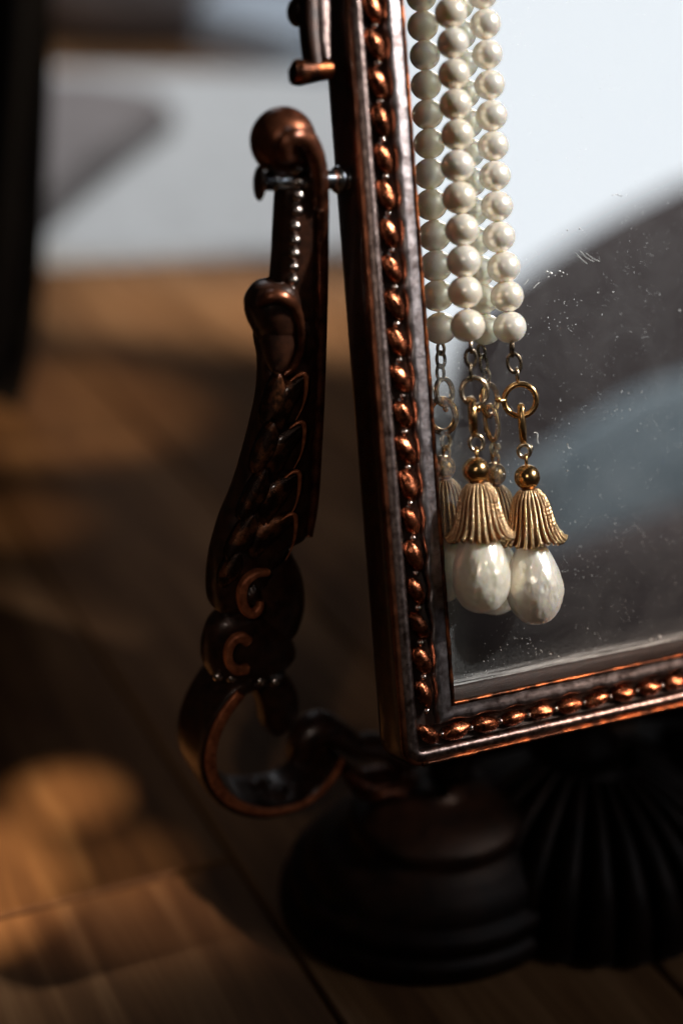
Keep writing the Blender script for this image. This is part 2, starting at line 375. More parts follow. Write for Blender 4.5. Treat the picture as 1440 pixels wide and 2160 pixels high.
frame_part('outer_rim', [(.9, -1.2), (1.3, -.75), (1.8, -.35), (2.4, -.05), (3.0, .05), (3.55, -.1), (3.95, -.5), (4.2, -1.1), (4.3, -2.0)], M_RIM, frm, jit=.1)
frame_part('bead_channel', [(4.2, -1.7), (4.9, -2.4), (6.8, -2.5), (8.6, -2.3), (9.6, -1.6), (10., -.8)], M_CHAN, frm, jit=.12)
frame_part('inner_band', [(9.4, -1.9), (9.55, -1.0), (9.8, -.2), (10.2, .15), (11.0, .2), (11.9, .1), (12.7, .0), (13.3, .05)], M_BAND, frm, jit=.09, scallop=.28)
frame_part('inner_lip', [(13.2, -.3), (13.3, .2), (13.6, .42), (14.0, .42), (14.3, .1), (14.42, -.6)], M_EDGE, frm, jit=.14)
frame_part('inner_wall', [(14.38, -.4), (14.45, -1.2), (14.5, -4.5)], M_CHAN, frm, jit=.05)
bv = [(14.35, -.25), (14.9, -.9), (16.4, -2.55), (17.0, -2.8), (17.1, -3.2)]
mk('lower_bevel', [ML(a_, s_+.12*noise.noise(Vector((a_*.4, s_, 0))), c_) for s_, c_ in bv for a_ in [14.6+i_*1.4 for i_ in range(113)]], [f[::-1] for f in grid_faces(5, 113)], M_CHAN, frm)
frame_part('lower_edge', [(.25, -2.1), (.15, -1.6), (.5, -1.0), (1.0, -.85), (1.35, -.7)], M_ARMC, frm, jit=.1)
sweep('bottom_edge', [ML(a_, .62+.12*noise.noise(Vector((a_*.3, 0, 5))), -1.15+.1*noise.noise(Vector((a_*.4, 3, 0)))) for a_ in range(5, int(MW)-4, 2)], .62, .75, MN, M_EDGE, frm, n=10, k=1)
GC = -3.0                               # depth of the glass face
gv = [(10, 10, GC), (MW-10, 10, GC), (MW-10, MH-10, GC), (10, MH-10, GC), (10, 10, GC-2), (MW-10, 10, GC-2), (MW-10, MH-10, GC-2), (10, MH-10, GC-2)]
gl = inst('mirror_glass', mesh('mirror_glass', [Vector(v) for v in gv], [(0, 1, 2, 3), (4, 7, 6, 5), (0, 4, 5, 1), (1, 5, 6, 2), (2, 6, 7, 3), (3, 7, 4, 0)], M_MIRROR, False), vm, (0, 0, 0), MROT.to_3x3())
mk('back_board', [ML(a, b, c) for c in (-6, -9) for a, b in ((8, 8), (MW-8, 8), (MW-8, MH-8), (8, MH-8))], [(0, 1, 2, 3), (4, 7, 6, 5), (0, 4, 5, 1), (1, 5, 6, 2), (2, 6, 7, 3), (3, 7, 4, 0)], M_BODY, vm, sm=False)
# beads
eV, eF = ellipsoid_data(18, 12)
def bead_mesh(seed):
    return mesh('bead', [v*(1+.16*noise.noise(v*1.6+Vector((seed*9, 0, 0)))) for v in eV], eF, M_COP)
bmeshes = [bead_mesh(i) for i in range(5)]; smallbead = mesh('small_bead', eV, eF, M_DOT)
M3 = MROT.to_3x3()
def put_bead(a, b, horiz, twist=0.):
    rot = M3 @ Matrix.Rotation((0 if horiz else math.pi/2)+twist, 3, 'Z')
    k = random.uniform(.93, 1.07)
    inst('bead', random.choice(bmeshes), frm, ML(a, b, -1.35+random.uniform(-.1, .1)), rot, (3.85*k, 1.95*k, 1.95*k))
def put_small(a, b):
    k = random.uniform(.8, 1.1); inst('small_bead', smallbead, frm, ML(a+random.uniform(-.15, .15), b, -1.2), M3, (.85*k, .85*k, .95*k))
S = 6.8
nl = int((MH-PL0-10)/PITCH); nb = int((MW-PB0-10)/PITCH)
put_bead(7.2, 7.4, True, -.7)
for i in range(nl+1):
    b = PL0+PITCH*i
    put_bead(S, b, False, .4+random.uniform(-.1, .1)); put_small(S+.25, b-PITCH*.5)
    put_bead(MW-S, b, False, -.4); put_small(MW-S, b-PITCH*.5)
for i in range(nb+1):
    a = PB0+PITCH*i
    put_bead(a, S, True, random.uniform(-.15, .15)); put_small(a-PITCH*.5, S)
    put_bead(a, MH-S, True); put_small(a-PITCH*.5, MH-S)
# ornament on the upper left edge of the frame
OC = -6.
def om(x, y, c=OC): return atM(x, y, c)
orn = sweep('side_ornament', [om(655, -140), om(652, -60), om(651, 20), om(655, 90), om(662, 150)], [2.2, 2.2, 2.1, 2.0, 1.6], 2.6, MN, M_BODY, vm, power=3)
sweep('ornament_face', [om(681, -140, -4), om(681, -60, -4), om(682, 20, -4), om(684, 80, -4), om(688, 125, -4)], [1.6, 1.5, 1.5, 1.4, .8], .9, MN, M_RIM, orn, power=3, wob=.2)
sweep('ornament_curl', [om(695, 146), om(670, 148), om(645, 151), om(628, 152), om(618, 150)], [2.2, 2.4, 2.7, 3.0, 2.6], [2.6, 2.8, 3.0, 3.0, 2.4], MN, M_EDGE, orn)
ellipsoid('ornament_knob', om(628, 25, -8), (2.4, 2.6, 3.3), M_BODY, orn)
# ---- stand arm, standing upright beside the mirror
AY = PIV.y+1.5
SIDE = Vector((0, 1, 0))
def loft(name, rows, m, parent, b=5., dy=0., n=32, power=2.4, k=5, carve=None):
    """stacked rounded sections; rows = (y, x left, x right) lines of sight in the arm's plane"""
    C = []
    for r in rows:
        y, xl, xr = r[:3]; bb = r[3] if len(r) > 3 else b
        c = atY((xl+xr)/2, y, AY+dy); h = (xr-xl)/2*pxmm(c)
        C.append((c.x, c.z, max((max(h*h-(bb*.45)**2, .12*h*h))**.5/.89, .3), bb))
    P = catmull([Vector((c[0], c[1], c[2])) for c in C], k); B = catmull([Vector((c[3], 0, 0)) for c in C], k)
    V = []; m_ = len(P)
    for p, bb in zip(P, B):
        for j in range(n):
            a = 2*math.pi*j/n; c, s = math.cos(a), math.sin(a)
            c = math.copysign(abs(c)**(2/power), c); s = math.copysign(abs(s)**(2/power), s)
            q = Vector((p[0]+c*p[2], AY+dy+s*bb[0], p[1]))
            if carve: q.y += carve(q, s)
            V.append(q)
    F = grid_faces(m_, n, cv=True)
    for e in (0, m_-1):
        ci = len(V); V.append(Vector((P[e][0], AY+dy, P[e][1])))
        for j in range(n):
            f = (e*n+j, e*n+(j+1) % n, ci); F.append(f[::-1] if e == 0 else f)
    return mk(name, V, F, m, parent)
def carve_shaft(q, s):
    if s > 0: return 0
    return -.55*math.sin((q.z*1.0+q.x*.9)*.62)*(.5+.5*math.cos((q.x+12)*.22))+.35*noise.noise(q*.35)
arm = loft('stand_arm', [(668, 552, 655, 4.2), (700, 537, 668, 4.6), (760, 545, 668, 5), (830, 541, 666, 5), (920, 521, 660, 5.2), (1010, 495, 653, 5.6), (1080, 467, 648, 6), (1130, 452, 641, 6.2), (1160, 445, 600, 6.2), (1200, 439, 570, 6), (1240, 437, 545, 5.6), (1270, 442, 520, 5), (1286, 458, 495, 3.5)], M_BODY, vm, n=64, k=9, power=2.8, carve=carve_shaft)
def av(x, y, dy=0): return atY(x, y, AY+dy)
sweep('arm_spine', [av(640, 1120), av(650, 1040), av(658, 900), av(664, 760), av(668, 600), av(669, 480), av(668, 400), av(660, 335), av(640, 290), av(612, 268)], [1.3, 1.5, 1.5, 1.5, 1.6, 1.6, 1.7, 1.9, 2.2, 2.0], [4, 4.6, 4.6, 4.4, 4.2, 4.2, 4.2, 4.6, 5, 4.2], SIDE, M_ARMC, arm, power=3.2)
loft('arm_neck', [(362, 596, 660, 2.0), (400, 584, 662, 3.6), (480, 579, 662, 3.8), (560, 575, 662, 3.8), (640, 566, 660, 4), (700, 556, 655, 3.5)], M_BODY, arm, dy=.8, power=4, n=48)
ball = ellipsoid('ball_finial', av(597, 298, .5), (7.4, 7.0, 7.4), M_ARMC, arm)
sweep('volute', [av(670, 440, -3), av(670, 380, -4.4), av(663, 330, -6.2), av(643, 296, -8.0), av(617, 288, -8.8), av(599, 304, -9.0), av(600, 326, -8.6), av(612, 334, -8)], [1.2, 1.5, 1.9, 2.1, 2.1, 1.9, 1.7, 1.1], [1.5, 1.9, 2.2, 2.3, 2.3, 2.0, 1.8, 1.2], SIDE, M_ARMC, arm, n=18, k=10)
for (x, y) in ((624, 356), (629, 385), (629, 413), (627, 445), (622, 478), (622, 508), (621, 536), (619, 564), (618, 592), (612, 612), (606, 616)):
    inst('small_bead', smallbead, arm, av(x, y, -3.6), None, (1.35, 1.25, 1.35))
loft('shoulder_knob', [(590, 560, 600, 2.5), (600, 535, 620, 4.8), (625, 517, 632, 6), (650, 515, 636, 6.4), (675, 521, 636, 6), (700, 534, 630, 5), (720, 548, 615, 3)], M_BODY, arm, dy=-1.2, n=40, power=2.1)
sweep('shoulder_curl', [av(545, 640, -6.2), av(570, 626, -7.4), av(598, 628, -7.8), av(622, 650, -7.2), av(634, 690, -6.4), av(634, 735, -5.8), av(618, 775, -5.4), av(600, 790, -5.2)], [.8, 1.5, 1.7, 1.3, 1.0, .9, .9, .6], [1, 1.6, 1.8, 1.4, 1.1, 1., .9, .6], SIDE, M_ARMC, arm, n=16, k=8)
ellipsoid('shoulder_spoon', av(590, 715, -4.2), (4.4, 2.4, 8.6), M_BODY, arm, rot=Matrix.Rotation(-.05, 3, 'Y'))
# carved acanthus leaves on the front of the arm
def leaf(P0, P1, wdt, m, parent, lift=1.2, bend=.0, name='leaf'):
    P0, P1 = Vector(P0), Vector(P1); d = P1-P0; L = d.length; d.normalize()
    q = d.cross(Vector((0, -1, 0))).normalized(); V = []; n, mm = 16, 9
    for i in range(n):
        t = i/(n-1); w_ = wdt*(math.sin(math.pi*min(t*.93+.04, 1))**.7)
        cen = P0+d*(L*t)+q*(bend*L*math.sin(math.pi*t))
        for j in range(mm):
            s = j/(mm-1)*2-1
            h = lift*(1-abs(s)**2.2)*(.55+.45*math.sin(math.pi*t))-.55*math.exp(-(s/.16)**2)+.9*t*t
            V.append(cen+q*(s*w_)+Vector((0, -h, 0)))
    k = len(V)
    V += [v+Vector((0, 1.6, 0)) for v in V[:]]
    F = [f[::-1] for f in grid_faces(n, mm)]+[tuple(i+k for i in f) for f in grid_faces(n, mm)]
    bd = list(range(mm))+[i*mm+mm-1 for i in range(1, n)]+[(n-1)*mm+j for j in range(mm-2, -1, -1)]+[i*mm for i in range(n-2, 0, -1)]
    for i in range(len(bd)):
        a, b_ = bd[i], bd[(i+1) % len(bd)]; F.append((a, a+k, b_+k, b_))
    return mk(name, V, F, m, parent)
M_LEAF = metal('worn_leaf_bronze', (.02, .008, .004), (.26, .085, .03), .3, metallic=.7, bump=.4, coat=.3, stops=(.48, .72), scale=.25)
for (x0, y0, x1, y1, wd_, bd_) in ((588, 905, 644, 786, 3.0, -.14), (572, 1015, 640, 888, 3.3, -.14), (556, 1110, 630, 992, 3.5, -.14), (530, 1180, 622, 1082, 3.5, -.14),
                                 (556, 890, 584, 785, 2.6, .10), (534, 995, 572, 888, 2.9, .10), (506, 1095, 556, 985, 3.1, .10), (480, 1180, 530, 1080, 3.1, .10), (466, 1235, 500, 1160, 2.7, .08)):
    leaf(av(x0, y0, -6.0), av(x1, y1, -5.6), wd_, M_LEAF, arm, bend=bd_, lift=1.9)
    if bd_ < 0:
        sweep('leaf_edge', [av(x1-30, y1+16, -7.4), av(x1-10, y1+3, -7.6), av(x1+1, y1+8, -7.6), av(x1+1, y1+40, -7.2), av(x1-6, y1+72, -6.6), av(x1-20, y1+100, -6.2)], [.12, .45, .6, .45, .2, .08], [.2, .5, .6, .5, .3, .1], SIDE, M_CURL, arm, n=10, k=6)
loft('scroll_body', [(1150, 560, 606, 3.), (1172, 530, 618, 5), (1205, 512, 632, 6), (1245, 505, 640, 6.5), (1290, 498, 638, 6.5), (1330, 500, 626, 6), (1352, 500, 610, 4)], M_BODY, arm, dy=2.5, n=40)
sweep('scroll_curl', [av(562, 1206, -5.4), av(538, 1210, -6.6), av(517, 1228, -7.2), av(509, 1256, -7.2), av(516, 1284, -6.8), av(533, 1294, -6.5), av(546, 1282, -6.4), av(548, 1266, -6.)], [.9, 1.1, 1.2, 1.3, 1.3, 1.2, 1., .7], [1.3]*8, SIDE, M_CURL, arm, n=16, k=8, power=3)
ellipsoid('scroll_eye', av(530, 1255, -6.0), (2.0, 1.6, 2.8), M_BODY, arm, nz=.25)
loft('lower_scroll', [(1284, 462, 520, 3.), (1300, 442, 560, 5), (1335, 429, 600, 6), (1370, 428, 618, 6), (1395, 438, 620, 5.5), (1415, 452, 600, 4.5), (1425, 465, 570, 3)], M_BODY, arm, n=40)
sweep('lower_curl', [av(522, 1352, -6.4), av(508, 1344, -7), av(491, 1352, -7.2), av(481, 1375, -7.2), av(485, 1400, -7.1), av(500, 1413, -6.9), av(520, 1411, -6.4)], [1.4, 1.4, 1.2, 1.1, 1.15, 1.3, 1.3], [1.2]*7, SIDE, M_CURL, arm, n=16, k=8, power=3)
ellipsoid('collar', av(512, 1438, 0), (7.8, 4.4, 2.2), M_BODY, arm)
for (x, y) in ((460, 1427), (489, 1431), (520, 1434), (550, 1437), (580, 1438)):
    inst('collar_bead', smallbead, arm, av(x, y, -3.7), None, (1.4, 1.2, 1.4))
FRONT = -5.
ringpts = [(540, 1446), (508, 1462), (475, 1505), (452, 1555), (444, 1605), (454, 1648), (482, 1684), (525, 1706), (575, 1712), (635, 1698), (682, 1665), (710, 1628), (722, 1600)]
sweep('ring_scroll', [av(x, y, 1.5) + Vector((0, 0, 1.5)) for x, y in [(x+30, y+8) for x, y in ringpts]] if False else [av(x-35, y-31, 2.6) for x, y in ringpts], [2.0, 2.4, 2.2, 2.0, 1.9, 1.9, 2.0, 2.0, 2.0, 1.9, 1.8, 1.7, 1.4], 8.6, SIDE, M_BODY, arm, n=24, power=5, k=8)
sweep('ring_edge', [av(x, y, FRONT-1.3) for x, y in ringpts[1:]], [1.5, 1.55, 1.5, 1.5, 1.5, 1.5, 1.2, 1.0, .9, .9, .9, .6], [.7]*12, SIDE, M_CURL, arm, n=12, power=4, k=8)
for (x_, y_, a_, b_) in ((545, 1652, 3.0, 1.3), (585, 1668, 3.4, 1.2), (628, 1660, 3.4, 1.3), (660, 1640, 2.6, 1.2)):
    ellipsoid('ring_relief', av(x_, y_, 1.), (a_, 3.2, b_), M_BODY, arm, nz=.3)
loft('hanging_lobe', [(1420, 520, 600, 4), (1450, 530, 622, 5), (1485, 540, 628, 5.5), (1515, 545, 620, 5), (1538, 560, 600, 3.5), (1545, 572, 590, 2)], M_BODY, arm, dy=5, n=32)
sweep('arm_link', [av(628, 1600, 4), av(640, 1555, 4), av(672, 1533, 4), av(712, 1548, 4), av(750, 1572, 4), av(800, 1575, 4), av(860, 1600, 4)], [3, 4.2, 4.6, 4, 3.4, 3.6, 4], [4, 5, 5.5, 5, 4.5, 5, 5], SIDE, M_BODY, arm, n=20)
sweep('arm_foot', [av(716, 1610, 0), av(745, 1640, 0), av(775, 1655, 0), av(815, 1650, 2), av(870, 1670, 4), av(960, 1720, 4), av(1060, 1740, 4)], [1.6, 3.0, 4.6, 4.4, 5, 6, 6], [4, 5, 6, 6, 7, 7, 7], SIDE, M_ARMC, arm, n=20)
# swivel bolt
def rod(name, p0, p1, r, m, parent, n=20):
    return sweep(name, [p0, Vector(p0).lerp(Vector(p1), .5), p1], r, r, (0, 0, 1), m, parent, n=n, k=2, power=2)
b0 = av(547, 394, -1.); bolt_y, bolt_z = AY-1.0, PIV.z
bolt = rod('swivel_bolt', (b0.x+1, bolt_y, bolt_z), (1.5, bolt_y, bolt_z), 2.1, M_STEEL, vm)
ellipsoid('thumb_screw', (b0.x, bolt_y, bolt_z-.4), (1.1, 2.6, 3.9), M_BODY, bolt)
ellipsoid('bolt_washer', (b0.x+3.5, bolt_y, bolt_z), (1.0, 2.3, 2.3), M_STEEL, bolt)
ellipsoid('bolt_nut', (-2.0, bolt_y, bolt_z), (2.2, 3.0, 3.2), M_STEEL, bolt)
# the same arm on the far side of the mirror
def copy_sub(o, parent, T):
    c = o.copy(); scene.collection.objects.link(c); c.parent = parent
    B = T @ WM[o.name]; c.matrix_parent_inverse = WM[parent.name].inverted(); c.matrix_basis = B; WM[c.name] = B.copy(); return c
FLIP = Matrix.Translation((MW*.001, 0, 0)) @ Matrix.Diagonal((-1, 1, 1, 1))
for part in (arm, bolt):
    subs = [o for o in scene.objects if o.parent == part]
    c = copy_sub(part, vm, FLIP)
    for s_ in subs: copy_sub(s_, c, FLIP)
# ---- base and stem
CX, CY = MW/2, AY
def lathe(name, cx, cy, prof, m, parent, ex=1., ey=1., n=72, lob=None):
    V = []
    for (r, z) in prof:
        for j in range(n):
            a = 2*math.pi*j/n; k = lob(a, r, z) if lob else 1.
            V.append(Vector((cx+ex*r*k*math.cos(a), cy+ey*r*k*math.sin(a), FLOOR_Z+z)))
    F = grid_faces(len(prof), n, cv=True); F.append(tuple(range((len(prof)-1)*n, len(prof)*n)))
    return mk(name, V, F, m, parent)
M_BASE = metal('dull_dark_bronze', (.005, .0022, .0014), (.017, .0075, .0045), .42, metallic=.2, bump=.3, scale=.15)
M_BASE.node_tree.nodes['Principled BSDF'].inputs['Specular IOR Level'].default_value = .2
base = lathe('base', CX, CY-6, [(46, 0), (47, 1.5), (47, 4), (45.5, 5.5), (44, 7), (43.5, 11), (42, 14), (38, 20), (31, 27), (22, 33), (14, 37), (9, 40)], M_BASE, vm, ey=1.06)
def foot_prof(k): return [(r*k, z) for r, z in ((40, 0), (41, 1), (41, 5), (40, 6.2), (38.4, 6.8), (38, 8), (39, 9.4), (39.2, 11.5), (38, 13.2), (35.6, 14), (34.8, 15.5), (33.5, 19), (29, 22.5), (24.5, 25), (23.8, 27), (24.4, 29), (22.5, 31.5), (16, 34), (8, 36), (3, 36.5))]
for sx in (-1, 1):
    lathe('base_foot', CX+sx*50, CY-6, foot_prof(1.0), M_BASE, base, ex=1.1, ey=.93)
rp = [(47.6, 2.5), (46.5, 9), (44.5, 15), (40.5, 21.5), (33, 28.5), (24, 34.5), (15, 39)]
for i in range(15):
    a = -math.pi/2+(i-7)*.235
    pts = [Vector((CX+r*math.cos(a), CY-6+1.06*r*math.sin(a), FLOOR_Z+z)) for r, z in rp]
    sweep('shell_rib', pts, [5.0, 4.6, 4.2, 3.6, 2.9, 2.0, 1.2], [2.6, 2.8, 2.6, 2.4, 2, 1.5, 1], (math.cos(a), math.sin(a), .4), M_BASE, base, n=12, k=5)
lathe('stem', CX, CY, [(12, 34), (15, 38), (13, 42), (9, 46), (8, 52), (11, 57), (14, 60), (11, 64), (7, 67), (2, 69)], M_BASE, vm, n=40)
ellipsoid('base_scroll', av(895, 1735, -2), (9, 9, 7.5), M_BASE, base)
sweep('cross_bar', [av(960, 1715, 4), Vector((52, AY+3, -42)), Vector((72, AY, -36)), Vector((CX, AY, -33)), Vector((MW-72, AY, -36)), Vector((MW-52, AY+3, -42))], [6, 7, 7, 8, 7, 7], [6, 7, 7, 8, 7, 7], SIDE, M_BASE, vm, n=20)
# lint and crumbs lying on the glass
dV, dF = [], []
def add_tube(P, r, m=5):
    global dV, dF
    k = len(dV)
    for i, p in enumerate(P):
        t = (P[min(i+1, len(P)-1)]-P[max(i-1, 0)]).normalized(); q_ = t.cross(MN).normalized(); z_ = t.cross(q_)
        dV += [p+q_*(r*math.cos(6.283*j/m))+z_*(r*math.sin(6.283*j/m)) for j in range(m)]
    dF += [tuple(x+k for x in f) for f in grid_faces(len(P), m, cv=True)]
GD = GC+.12
for pts in ([(1126, 913), (1131, 912), (1134, 918), (1133, 927), (1135, 935)], [(1105, 601), (1111, 594), (1114, 590)], [(1125, 608), (1131, 601), (1137, 596)], [(1213, 533), (1224, 545), (1238, 556)], [(1222, 528), (1236, 543), (1252, 552)], [(1236, 534), (1250, 545), (1264, 551)],
            [(1196, 936), (1198, 942), (1201, 947)], [(1168, 1100), (1176, 1112), (1186, 1122)], [(1290, 412), (1300, 410), (1312, 414)]):
    add_tube(catmull([atM(x, y, GD) for x, y in pts], 4), .055)
for (x, y, r) in ((1153, 573, .32), (1161, 576, .42), (1156, 584, .22), (1180, 572, .3), (1187, 575, .26), (1170, 581, .16), (1195, 579, .14), (1184, 583, .18), (1222, 482, .22), (1196, 485, .2), (1260, 617, .2), (1292, 616, .22), (1190, 636, .14), (1225, 634, .12), (1330, 700, .14), (1432, 655, .3), (1360, 700, .12), (1062, 1000, .22), (1090, 1003, .16),
                  (1310, 826, .2), (1324, 829, .16), (1352, 827, .22), (1300, 863, .14), (1327, 864, .18), (1196, 993, .2), (1160, 1380, .25), (1178, 1385, .2), (1140, 1372, .14), (1390, 1344, .55), (1372, 1349, .3), (1408, 1352, .34), (1020, 1395, .16), (1070, 1360, .12)):
    k = len(dV); P_ = atM(x, y, GD-.05)
    v0, f0 = ellipsoid_data(8, 5)
    dV += [P_+M3 @ Vector((v.x*r*(1+.5*noise.noise(v*2+P_)), v.y*r*.8, v.z*r*.5)) for v in v0]; dF += [tuple(i+k for i in f) for f in f0]
dust = mk('dust', dV, dF, M_RUG, vm); tag(dust, kind='stuff')
# ------------------------------------------------------------------ pearl strands
sV, sF = ellipsoid_data(36, 24)
pearl_me = mesh('pearl', [v for v in sV], sF, M_PEARL)
Ru = Vector((1, 0, 0))
def bell(parent, P, ax, scale, phase):
    prof = [(0, 1.7), (-.7, 2.6), (-2, 3.6), (-4, 4.35), (-6.5, 4.85), (-9, 5.45), (-10.8, 6.1), (-12.2, 6.95), (-13.0, 7.75)]
    rot = frame_from_z(ax)
    def pt(t, th, off=0.):
        x = t*(len(prof)-1); i = min(int(x), len(prof)-2); f = x-i
        z = prof[i][0]*(1-f)+prof[i+1][0]*f; r = prof[i][1]*(1-f)+prof[i+1][1]*f
        wv = math.cos(5*th+phase)*t**4
        z += .45*wv; r *= 1+.04*wv
        return Vector(P)+rot @ Vector(((r+off)*math.cos(th), (r+off)*math.sin(th), z))*scale
    n, m = 60, 24; V = [pt(j/(m-1), 2*math.pi*i/n, -.3) for j in range(m) for i in range(n)]
    k = len(V); V += [pt(j/(m-1), 2*math.pi*i/n, -.6) for j in range(m) for i in range(n)]
    F = grid_faces(m, n, cv=True)+[tuple(q+k for q in f[::-1]) for f in grid_faces(m, n, cv=True)]
    F += [((m-1)*n+i, (m-1)*n+(i+1) % n, k+(m-1)*n+(i+1) % n, k+(m-1)*n+i) for i in range(n)]
    cap = mk('bell_cap', V, F, M_OLDG, parent)
    NR = 26
    for q in range(NR):
        th = 2*math.pi*q/NR; V = []; rings, mm = 116, 6
        for j in range(rings):
            t = .04+.965*j/(rings-1); c = pt(t, th, .12)
            rad = (.26+.27*t)*(.72+.36*abs(math.sin(j*math.pi/5.5)))
            if j > rings-6: rad *= 1.3
            e = pt(min(t+.02, 1.1), th)-pt(t-.02, th); e.normalize()
            s = (rot @ Vector((-math.sin(th), math.cos(th), 0))); o = e.cross(s)
            for l in range(mm):
                a = 2*math.pi*l/mm
                V.append(c+(s*math.cos(a)+o*math.sin(a))*rad*scale)
        F = grid_faces(rings, mm, cv=True); ci = len(V); V.append(pt(1.03, th, .12))
        F += [((rings-1)*mm+l, (rings-1)*mm+(l+1) % mm, ci) for l in range(mm)]
        mk('rope_rib', V, F, M_ROPE, cap)
    return cap
def drop(parent, Pb, ax, r, h, seed):
    """baroque drop: Pb = lowest point, ax = up"""
    rot = frame_from_z(ax); V = []; n, m = 150, 110
    for j in range(m):
        t = math.pi*j/(m-1)
        z = (1-math.cos(t))/2; rr = r*max(math.sin(t), 0)**.93*(1-.42*z**1.6)*1.12
        for i in range(n):
            a = 2*math.pi*i/n; v = Vector((math.cos(a)*math.sin(t), math.sin(a)*math.sin(t), -math.cos(t)))
            d = 1+.035*noise.noise(v*2.6+Vector((seed, 0, 0)))+.016*noise.noise(v*6+Vector((seed, 3, 0)))
            dimp = noise.noise(v*4.2+Vector((0, seed, 1)))
            d -= .07*max(0, dimp-.25); d += .006*noise.noise(v*9+Vector((seed, 1, 2)))-.03*max(0, noise.noise(v*13+Vector((2, seed, 5)))-.32)
            V.append(Vector(Pb)+rot @ Vector((rr*d*math.cos(a), rr*d*math.sin(a), h*z)))
    return mk('drop_pearl', V, grid_faces(m, n, cv=True), M_DROP, parent)
def strand(label, pearls, d_, pitch):
    """pearls: lines of sight (x, y, width) from the lowest up; d_ = height of the thread above the frame face"""
    P0 = atM(pearls[0][0], pearls[0][1], d_)
    root = empty('pearl_strand', P0); tag(root, label, 'necklace')
    pts = []
    for (x, y, wpx) in pearls:
        P = atM(x, y, d_); pts.append((P, wpx*pxmm(P)/2))
    # on up to the top of the frame and over it
    P, r = pts[-1]; stp = (pts[-1][0]-pts[-4][0])/3
    while ML(0, MH, 0).dot(MU) > P.dot(MU)+2:
        P = P+stp; pts.append((P, r))
    a, b, c = P.x, P.dot(MU), P.dot(MN)
    Rr = MH-b
    for i in range(1, 8):
        if i < 4: q = ML(a+.6*i, b+7*math.sin(i*.5)*1., c-7.2*i*.8)
        else: q = ML(a+1.8, MH+3-7.1*(i-3.2), -18.5)
        pts.append((q, r))
    for i, (P, r) in enumerate(pts):
        up = (pts[min(i+1, len(pts)-1)][0]-pts[max(i-1, 0)][0])
        rot = frame_from_z(up) @ Matrix.Rotation(random.random()*6, 3, 'Z')
        k_ = random.uniform(.975, 1.02); inst('pearl', pearl_me, root, P+Ru*random.uniform(-.12, .12)+MN*random.uniform(-.08, .08), rot, (r*k_, r*k_, r*.945*k_))
    sweep('thread', [p for p, r in pts], .35, .35, (1, 0, 0), M_WFRAME, root, n=6, k=2)
    return root, pts
G_R = [(1073.7, 690.5, 72), (1069, 625, 71), (1062, 564, 70), (1050.5, 500, 69), (1047, 435, 69), (1042.5, 371, 68), (1039.5, 308, 67.5), (1035, 244, 67), (1031.5, 179, 66.5), (1027, 115, 66), (1022, 51, 65.5), (1018, -13, 65)]
G_M = [(986, 687, 74), (979.5, 616, 73), (976.5, 551, 72), (973, 485, 71), (967.5, 417, 71), (964.5, 350, 70), (963, 284, 70), (960, 220, 70), (957, 156, 69), (954, 91, 69), (950.5, 27, 68), (947, -38, 68)]
rR, _ = strand('hanging string of cream pearls with gold drop, farther from the frame\'s left edge', G_R, 2.2, 7)
rM, _ = strand('hanging string of cream pearls with gold drop, beside the frame\'s left edge', G_M, 3.2, 7)
def face(nrm_deg, tip=0.):            # ring whose plane contains the hanging direction, turned about it
    z = (MN*math.cos(R(nrm_deg))+Ru*math.sin(R(nrm_deg)))
    return frame_from_z(z, MU) @ Matrix.Rotation(R(tip), 3, 'Z')
# right-hand pendant
c = 3.6
def q(x, y, dc=0.): return atM(x, y, c+dc)
torus('chain_link', q(1079, 736), 1.7, 1.0, .42, face(70, 10), M_CHAINM, rR)
torus('chain_link', q(1084, 766), 2.25, 1.55, .42, face(-25, 8), M_CHAINM, rR)
torus('chain_link', q(1090, 791), 1.5, .9, .38, face(65, 5), M_PALE, rR)
sr = torus('spring_ring', q(1096.5, 844), 3.75, 3.75, .72, face(-28), M_GOLD, rR)
rod('ring_lever', q(1066, 845), q(1051, 845), .45, M_GOLD, sr); ellipsoid('lever_tip', q(1050, 843), (.8, .8, .8), M_GOLD, sr)
torus('hook_link', q(1100.5, 893), 4.2, 1.6, .62, face(52, 4), M_GOLD, rR, flat=1.4)
torus('jump_ring', q(1105, 951), 1.5, 1.4, .5, face(-30), M_PALE, rR); ellipsoid('ring_joint', q(1119, 946, .3), (.55, .55, .9), M_PALE, rR)
torus('eye_loop', q(1109, 973), 1.5, .8, .42, face(55), M_GOLD, rR)
gb = ellipsoid('gold_ball', q(1111, 1006.5, .6), (3.05, 3.05, 3.05), M_GOLD, rR)
axR = (q(1108, 1000)-q(1135, 1316)).normalized()
bell(rR, q(1114, 1031, .9), axR, .98, 2.2)
drop(rR, q(1133, 1317, 2.2), axR, 6.75, 21.5, 3.3)
# left-hand pendant, hanging a little farther off the glass
c = 3.8
torus('chain_link', q(993, 731), 1.4, .9, .4, face(60), M_PALE, rM)
torus('chain_link', q(993, 755), 1.9, 1.25, .42, face(-10), M_CHAINM, rM)
torus('chain_link', q(992, 784), 1.9, .9, .42, face(55), M_CHAINM, rM)
torus('jump_ring', q(1000, 826), 3.2, 3.0, .55, face(-20, 10), M_PALE, rM, flat=1.5)
sr = torus('spring_ring', q(996, 878), 3.9, 3.7, .85, face(62, 0), M_GOLD, rM)
ellipsoid('lever_tip', q(1008, 862, .5), (.7, .7, .9), M_GOLD, sr)
torus('jump_ring', q(1004, 934), 1.8, 1.6, .5, face(-20), M_PALE, rM)
torus('eye_loop', q(1005, 960), 1.6, .85, .45, face(60), M_GOLD, rM)
ellipsoid('gold_ball', q(1003, 992, .6), (3.1, 3.1, 3.1), M_GOLD, rM)
axM = (q(1004, 985)-q(1019, 1292)).normalized()
